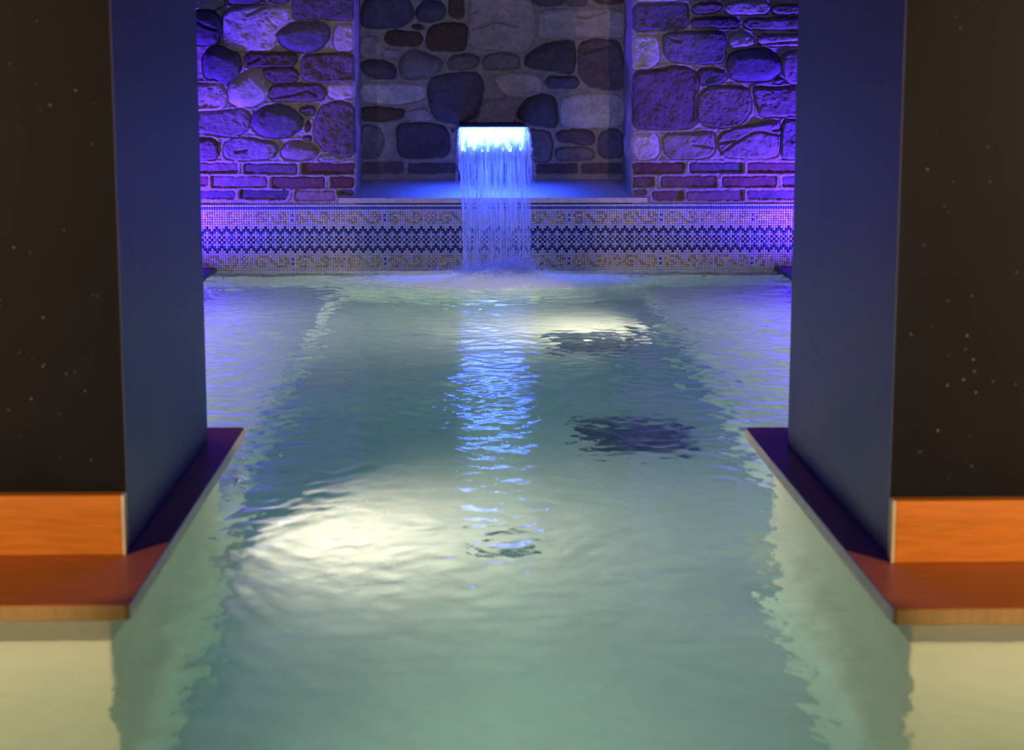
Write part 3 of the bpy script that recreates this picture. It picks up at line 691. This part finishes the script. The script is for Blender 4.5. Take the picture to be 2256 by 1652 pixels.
# ------------------------------------------------------------------ pillars, ledges, plinths
ZL, ZLB = 0.105, 0.084
def rounded(pts, r, n=5):
    out = []
    for i, p in enumerate(pts):
        a = np.array(pts[i - 1], float); c = np.array(pts[(i + 1) % len(pts)], float); p = np.array(p, float)
        d0 = (a - p) / np.linalg.norm(a - p); d1 = (c - p) / np.linalg.norm(c - p)
        p0, p1 = p + d0 * r, p + d1 * r
        for k in range(n + 1):
            t = k / n; out.append(tuple((1 - t) ** 2 * p0 + 2 * t * (1 - t) * p + t * t * p1))
    return out
for sgn, nm, xin, yf, yb, lx, lyf, lyb, px, pyf, pyb, ysk in (
        (-1, 'left', -0.466, 2.403, 3.188, -0.417, 2.162, 3.335, -0.481, 2.364, 3.43, 1092),
        (1, 'right', 0.565, 2.335, 3.121, 0.518, 2.119, 3.311, 0.592, 2.328, 3.42, 1103)):
    far = 'violet back wall'
    wd = 0.72; xo = xin + sgn * wd
    tall = 2.6
    pil = empty('pillar', ((xin + xo) / 2, (yf + yb) / 2, ZL))
    tag(pil, f'dark square pillar with blue grey inner face, on the {nm} of the opening', 'pillar', 'pillars flanking the opening')
    zsk = float(at_y(150 if sgn < 0 else 2100, ysk, yf)[2])
    def bx(name, mat, x0, x1, y0, y1, z0, z1, bevel=0.0):
        b = MB(); b.box(min(x0, x1), max(x0, x1), y0, y1, z0, z1); return place(b.build(name, mat, bevel=bevel), pil)
    bx('front_cladding', M['dark'], xin + sgn * 0.001, xo, yf + 0.022, yb, zsk - 0.005, tall)
    bx('side_panel', M['panel'], xin, xin + sgn * 0.001, yf + 0.0216, yb, ZL, tall)
    bx('skirting', M['orange'], xin + sgn * 0.005, xo, yf, yf + 0.03, ZL, zsk, 0.0015)
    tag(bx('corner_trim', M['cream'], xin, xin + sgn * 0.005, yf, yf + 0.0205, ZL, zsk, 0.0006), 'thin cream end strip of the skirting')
    rd = random.Random(3 + sgn)
    def dr(i):
        return (xin + sgn * rd.uniform(0.02, 0.2), yf + 0.0215, rd.uniform(zsk + 0.02, 0.9)), rd.choice([0.0007, 0.0009, 0.0012, 0.0018])
    place(tag(link('water_droplets', drops(46, dr, 'water_droplets'), M['drop'], None, True), kind='stuff'), pil)
    b = MB(); lo = (xo + sgn * 0.06)
    pts = [(lx, lyf), (lx, lyb), (lo, lyb), (lo, lyf)]
    if sgn < 0: pts = pts[::1]
    pts = rounded(pts if sgn < 0 else pts[::-1], 0.012)
    b.prism(pts, ZLB, ZL, 0, lambda a, c: 2 if abs(a[0] - lx) < 0.003 and abs(c[0] - lx) < 0.003 else 1)
    led = b.build('ledge_slab', [M['ledge'], M['ledge_edge'], M['ledge_lit_edge']], bevel=0.002)
    tag(led, f'red brown wooden ledge slab with inner edge coloured as if pool-lit under the {nm} pillar', 'ledge', 'ledges under the pillars')
    b = MB(); b.box(min(px, lo - sgn * 0.06), max(px, lo - sgn * 0.06), pyf, pyb, -0.92, ZLB)
    tag(b.build('plinth', M['pool'], bevel=0.006), f'cream submerged plinth carrying the {nm} pillar and its ledge', 'plinth', 'plinths standing in the pool')

# ------------------------------------------------------------------ pool shell, benches, decks, room
ZF = -0.92
PX0, PX1 = -1.012, 1.248
b = MB(); b.box(-2.6, 2.9, -2.6, YN, ZF - 0.1, ZF); tag(b.build('floor', M['pool']), 'cream pool floor under the water', 'floor', kind='structure')
def bench(name, x0, x1, y0, y1, label):
    b = MB(); b.box(x0, x1, y0, y1, ZF, -0.50); tag(b.build(name, M['pool'], bevel=0.012), label, 'bench', 'underwater benches')
bench('pool_bench', PX0, -0.525, 3.60, YM, 'submerged cream bench along the left side of the pool')
bench('pool_bench', 0.715, PX1, 3.60, YM, 'submerged cream bench along the right side of the pool')
for nm, x0, x1 in (('left', -2.0, PX0), ('right', PX1, 2.2)):
    b = MB(); b.box(x0, x1, 3.45, YM + 0.001 if False else YM, -0.012, 0.014); tag(b.build('trim_2' if nm == 'left' else 'trim_3', M['deck'], bevel=0.004), f'dark slate pool coping along the {nm} side wall', 'coping', kind='structure')
    b = MB(); b.box(x0 - (0 if nm == 'left' else -0.03), x1 - (0.03 if nm == 'left' else 0), 3.45, YM, ZF, -0.012); tag(b.build('trim_4' if nm == 'left' else 'trim_5', M['pool']), f'submerged pool wall on the {nm}', 'wall', kind='structure')
b = MB(); b.box(-2.0, 2.2, YM + 0.003, YN, ZF, -0.16); tag(b.build('trim_6', M['pool']), 'submerged far pool wall below the mosaic', 'wall', kind='structure')
def slab(name, mat, *a, label='', cat='wall'):
    b = MB(); b.box(*a); return tag(b.build(name, mat), label, cat, kind='structure')
slab('wall_left', M['plaster'], -2.1, -2.0, -2.5, YN + 0.1, ZF, Z_TOP, label='plain side wall beyond the pillar on the left')
slab('wall_right', M['plaster'], 2.2, 2.3, -2.5, YN + 0.1, ZF, Z_TOP, label='plain side wall beyond the pillar on the right')
slab('wall_front', M['plaster'], -2.1, 2.3, -2.6, -2.5, ZF, Z_TOP, label='plain wall behind the viewer')
slab('ceiling', M['plaster'], -2.1, 2.3, -2.6, YN + 0.1, Z_TOP, Z_TOP + 0.1, label='plain ceiling over the pool', cat='ceiling')

# drains in the floor, underwater lamps
def drain(x0, x1, y0, y1, nslat, label, group=None):
    r = empty('floor_drain', ((x0 + x1) / 2, (y0 + y1) / 2, ZF)); tag(r, label, 'drain', group)
    b = MB(); t = 0.014
    for a in ((x0, x1, y0, y0 + t), (x0, x1, y1 - t, y1), (x0, x0 + t, y0 + t, y1 - t), (x1 - t, x1, y0 + t, y1 - t)): b.box(*a, ZF, ZF + 0.016)
    place(b.build('frame', M['grate'], bevel=0.002), r)
    b = MB(); b.box(x0 + t, x1 - t, y0 + t, y1 - t, ZF, ZF + 0.003)
    for k in range(nslat):
        c = x0 + t + (x1 - x0 - 2 * t) * (k + 0.5) / nslat; b.box(c - 0.004, c + 0.004, y0 + t, y1 - t, ZF + 0.003, ZF + 0.013)
    place(b.build('grating', M['grate']), r)
drain(0.31, 0.575, 4.60, 4.97, 14, 'large dark grating on the pool floor nearer the opening', 'floor gratings')
drain(0.31, 0.555, 6.06, 6.47, 14, 'large dark grating on the pool floor near the far end', 'floor gratings')
drain(0.035, 0.11, 3.83, 3.90, 5, 'small dark drain on the pool floor in the middle of the opening', 'floor gratings')

def lamp_fixture(c, ax, label):
    r = empty('underwater_lamp', c); tag(r, label, 'lamp', 'underwater lamps'); c = np.array(c, float); ax = np.array(ax, float)
    b = MB(); b.ring(c, ax, 0.050, 0.068, 0.014); place(b.build('rim', M['steel'], bevel=0.002), r)
    b = MB(); b.tube(c - ax * 0.01, c + ax * 0.006, 0.052, 28); place(b.build('lens', M['lens']), r)
def area(name, loc, target, size, power, color, shape='DISK', size_y=None, spread=180):
    l = bpy.data.lights.new(name, 'AREA'); l.shape = shape; l.size = size
    if size_y: l.size_y = size_y
    l.energy = power; l.color = color; l.spread = math.radians(spread)
    o = bpy.data.objects.new(name, l); COL.objects.link(o); o.location = loc
    d = np.array(target, float) - np.array(loc, float)
    from mathutils import Vector
    o.rotation_euler = Vector(d).to_track_quat('-Z', 'Y').to_euler(); return o
def spot(name, loc, target, power, color, angle, blend=0.6, r=0.02):
    l = bpy.data.lights.new(name, 'SPOT'); l.energy = power; l.color = color; l.spot_size = math.radians(angle); l.spot_blend = blend; l.shadow_soft_size = r
    o = bpy.data.objects.new(name, l); COL.objects.link(o); o.location = loc
    from mathutils import Vector
    o.rotation_euler = Vector(np.array(target, float) - np.array(loc, float)).to_track_quat('-Z', 'Y').to_euler(); return o
WARMW = (1.0, 0.90, 0.74)
lamp_fixture((-0.525, 3.97, -0.58), (1, 0, 0), 'round underwater lamp on the left bench front, glowing over the near floor')
lamp_fixture((0.715, 6.55, -0.58), (-1, 0, 0), 'round underwater lamp on the right bench front near the far end')
area('pool_light', (-0.50, 3.97, -0.56), (0.35, 3.80, -0.74), 0.09, 11.5, (1.0, 0.52, 0.42), spread=150)
area('pool_light', (0.69, 6.55, -0.56), (-0.20, 6.6, -0.72), 0.09, 14.0, (1.0, 0.54, 0.42), spread=150)
area('bench_fill', (-0.99, 5.3, -0.14), (0.1, 5.3, -0.50), 2.8, 7.5, (1.0, 0.82, 0.62), 'RECTANGLE', 0.03)  # added unseen strips on both sides, brightening the benches and mid floor
area('bench_fill', (1.225, 5.3, -0.14), (0.1, 5.3, -0.50), 2.8, 7.0, (1.0, 0.82, 0.64), 'RECTANGLE', 0.03)
area('pool_light', (-0.9, 1.3, -0.40), (-0.75, 2.36, -0.15), 0.12, 8.2, (1.0, 0.57, 0.31))
area('pool_light', (1.0, 1.3, -0.40), (0.88, 2.33, -0.15), 0.12, 7.8, (1.0, 0.57, 0.31))
area('pool_light', (0.06, 1.15, -0.50), (0.06, 2.8, -0.80), 0.12, 4.7, (1.0, 0.58, 0.41), spread=46)

# small round outlet beside the spout
p = at_y(998, 287, YN - 0.018)
noz = empty('wall_nozzle', tuple(p)); tag(noz, 'small round metal nozzle in the niche wall left of the waterfall', 'nozzle')
b = MB(); b.ring(p + np.array([0, 0.03, 0]), (0, -1, 0), 0.006, 0.0092, 0.032, 24); place(b.build('collar', M['deck']), noz)
b = MB(); b.tube(p + np.array([0, 0.03, 0]), p + np.array([0, 0.004, 0]), 0.0062, 20); place(b.build('cap', M['plaster']), noz)

# ------------------------------------------------------------------ water body
xs = axis(-1.985, -1.1, 1.33, 2.185, 0.0056, 0.08); ys = axis(-2.48, 1.75, YM + 0.004, YM + 0.03, 0.0056, 0.02)
X, Y = np.meshgrid(xs, ys, indexing='ij')
R = np.hypot(X - LANDX, Y - LANDY)
near = np.clip((Y - 1.7) / 3.6, 0.0, 1.0)
rw = np.random.RandomState(4); Zw = np.zeros_like(X); Zc = np.zeros_like(X)
for k in range(110):
    lam = 0.024 * (6.0 ** rw.rand()); a = rw.uniform(0, 2 * math.pi); kk = 2 * math.pi / lam
    sl = 0.0150 * (0.7 + 0.6 * rw.rand())
    Zw += sl / kk * np.sin(kk * (X * math.cos(a) + Y * math.sin(a)) + rw.uniform(0, 6.28))
for lam, sl in ((0.34, 0.018), (0.21, 0.014), (0.12, 0.012)):
    kk = 2 * math.pi / lam
    Zc += sl / kk * np.sin(kk * (R + 0.10 * fbm(X * 3, Y * 3, 2))) / (1 + R * 0.3)
patch = 0.65 + 0.7 * fbm(X * 1.7 + 3, Y * 1.7, 3)
amp = (0.32 + 0.72 * near) * np.clip(patch, 0.25, 1.3)
Zs = Zw * amp + Zc * (0.25 + 0.75 * near)
turb = np.exp(-(R / 0.28) ** 2)
Zs += np.exp(-(R / 0.19) ** 2) * (0.020 + 0.026 * fbm(X * 24, Y * 30, 4, 0.65)) + np.exp(-R / 0.7) * 0.007 * fbm(X * 9 + 40, Y * 12, 4, 0.55)
Zs -= 0.003
foam = 1.5 * np.exp(-(np.hypot((X - LANDX) / 1.3, (Y - LANDY)) / 0.36) ** 2) + 0.75 * np.exp(-np.hypot((X - LANDX) / 0.9, (Y - LANDY) / 1.4) / 0.50) * (0.6 + 0.9 * fbm(X * 4, Y * 7, 4))
foam = np.clip(foam, 0, 1)
nx, ny = X.shape; n0 = nx * ny
idx = np.arange(n0).reshape(nx, ny)
V = np.stack([X, Y, Zs], -1).reshape(-1, 3)
q = np.stack([idx[:-1, :-1], idx[1:, :-1], idx[1:, 1:], idx[:-1, 1:]], -1).reshape(-1, 4)
loop = np.concatenate([idx[:-1, 0], idx[-1, :-1], idx[:0:-1, -1], idx[0, :0:-1]])
low = V[loop].copy(); low[:, 2] = ZF - 0.05
li = np.arange(len(loop)) + n0; nxt = np.roll(np.arange(len(loop)), -1)
skirt = np.stack([loop[nxt], loop, li, li[nxt]], -1)
V = np.concatenate([V, low, [[(xs[0] + xs[-1]) / 2, (ys[0] + ys[-1]) / 2, ZF - 0.05]]])
me = raw_mesh(bpy.data.meshes.new('pool_water'), V, np.concatenate([q, skirt]))
import bmesh
bm = bmesh.new(); bm.from_mesh(me); bm.verts.ensure_lookup_table()
bm.faces.new([bm.verts[i] for i in li[::-1]]); 
for f in bm.faces: f.smooth = True
bm.to_mesh(me); bm.free()
wat = link('pool_water', me, M['water']); tag(wat, 'rippling pale teal water filling the pool', 'water', kind='stuff')
a = me.attributes.new('foam', 'FLOAT', 'POINT'); fa = np.zeros(len(me.vertices), np.float32); fa[:n0] = foam.ravel(); a.data.foreach_set('value', fa)

# ------------------------------------------------------------------ lights above water
VIO = (0.088, 0.020, 1.0)
spot('violet_uplight', (-1.42, 7.02, 0.06), (-1.0, 7.3, 0.95), 225, VIO, 138, 0.9, 0.02)
spot('violet_uplight', (1.66, 7.02, 0.06), (1.24, 7.3, 0.95), 225, VIO, 138, 0.9, 0.02)
for q in (-0.045, 0.045): spot('spout_light', (LCX + q, LY + 0.030, LZ - 0.090), (LCX + q, LY + 0.05, LZ - 0.5), 11, (0.016, 0.055, 1.0), 165, 0.5, 0.005)
ORG = (1.0, 0.66, 0.34)
spot('warm_lamp', (1.75, 0.60, 0.78), (1.10, 2.3, 0.42), 190, ORG, 39, 0.15, 0.03)
spot('warm_lamp', (-1.65, 0.65, 0.78), (-1.0, 2.36, 0.42), 160, ORG, 39, 0.15, 0.03)
area('blue_fill', (0.1, 4.2, 2.55), (0.1, 4.0, 0), 0.8, 24, (0.03, 0.05, 1.0))  # added blue fill overhead, tints the inner pillar faces
spot('wall_fill', (0.15, -1.4, 0.42), (0.1, 7.4, 0.62), 260, (0.80, 0.74, 1.0), 14.5, 0.55, 0.08)  # added fill aimed through the gap, brightens the wall and niche

w = bpy.data.worlds.new('World'); SC.world = w; w.use_nodes = True
w.node_tree.nodes['Background'].inputs[0].default_value = (0.01, 0.012, 0.03, 1); w.node_tree.nodes['Background'].inputs[1].default_value = 1.0

# ------------------------------------------------------------------ camera and view
cam = bpy.data.cameras.new('camera'); co = bpy.data.objects.new('camera', cam); COL.objects.link(co)
from mathutils import Matrix
mt = Matrix(((CR[0], CU[0], -CF[0], CC[0]), (CR[1], CU[1], -CF[1], CC[1]), (CR[2], CU[2], -CF[2], CC[2]), (0, 0, 0, 1)))
co.matrix_world = mt
cam.sensor_width = 36.0; cam.lens = 36.0 * F_PX / W; cam.clip_start = 0.05; cam.clip_end = 50
cam.dof.use_dof = True; cam.dof.focus_distance = 6.3; cam.dof.aperture_fstop = 8.0
SC.camera = co
SC.view_settings.view_transform = 'Standard'; SC.view_settings.look = 'None'
SC.view_settings.exposure = 0.0; SC.view_settings.gamma = 1.0; SC.view_settings.use_curve_mapping = False
cy = SC.cycles
cy.max_bounces = 8; cy.diffuse_bounces = 2; cy.glossy_bounces = 4; cy.transmission_bounces = 7; cy.transparent_max_bounces = 12; cy.volume_bounces = 0
cy.sample_clamp_indirect = 40.0; cy.sample_clamp_direct = 0.0; cy.blur_glossy = 0.6; cy.adaptive_threshold = 0.02
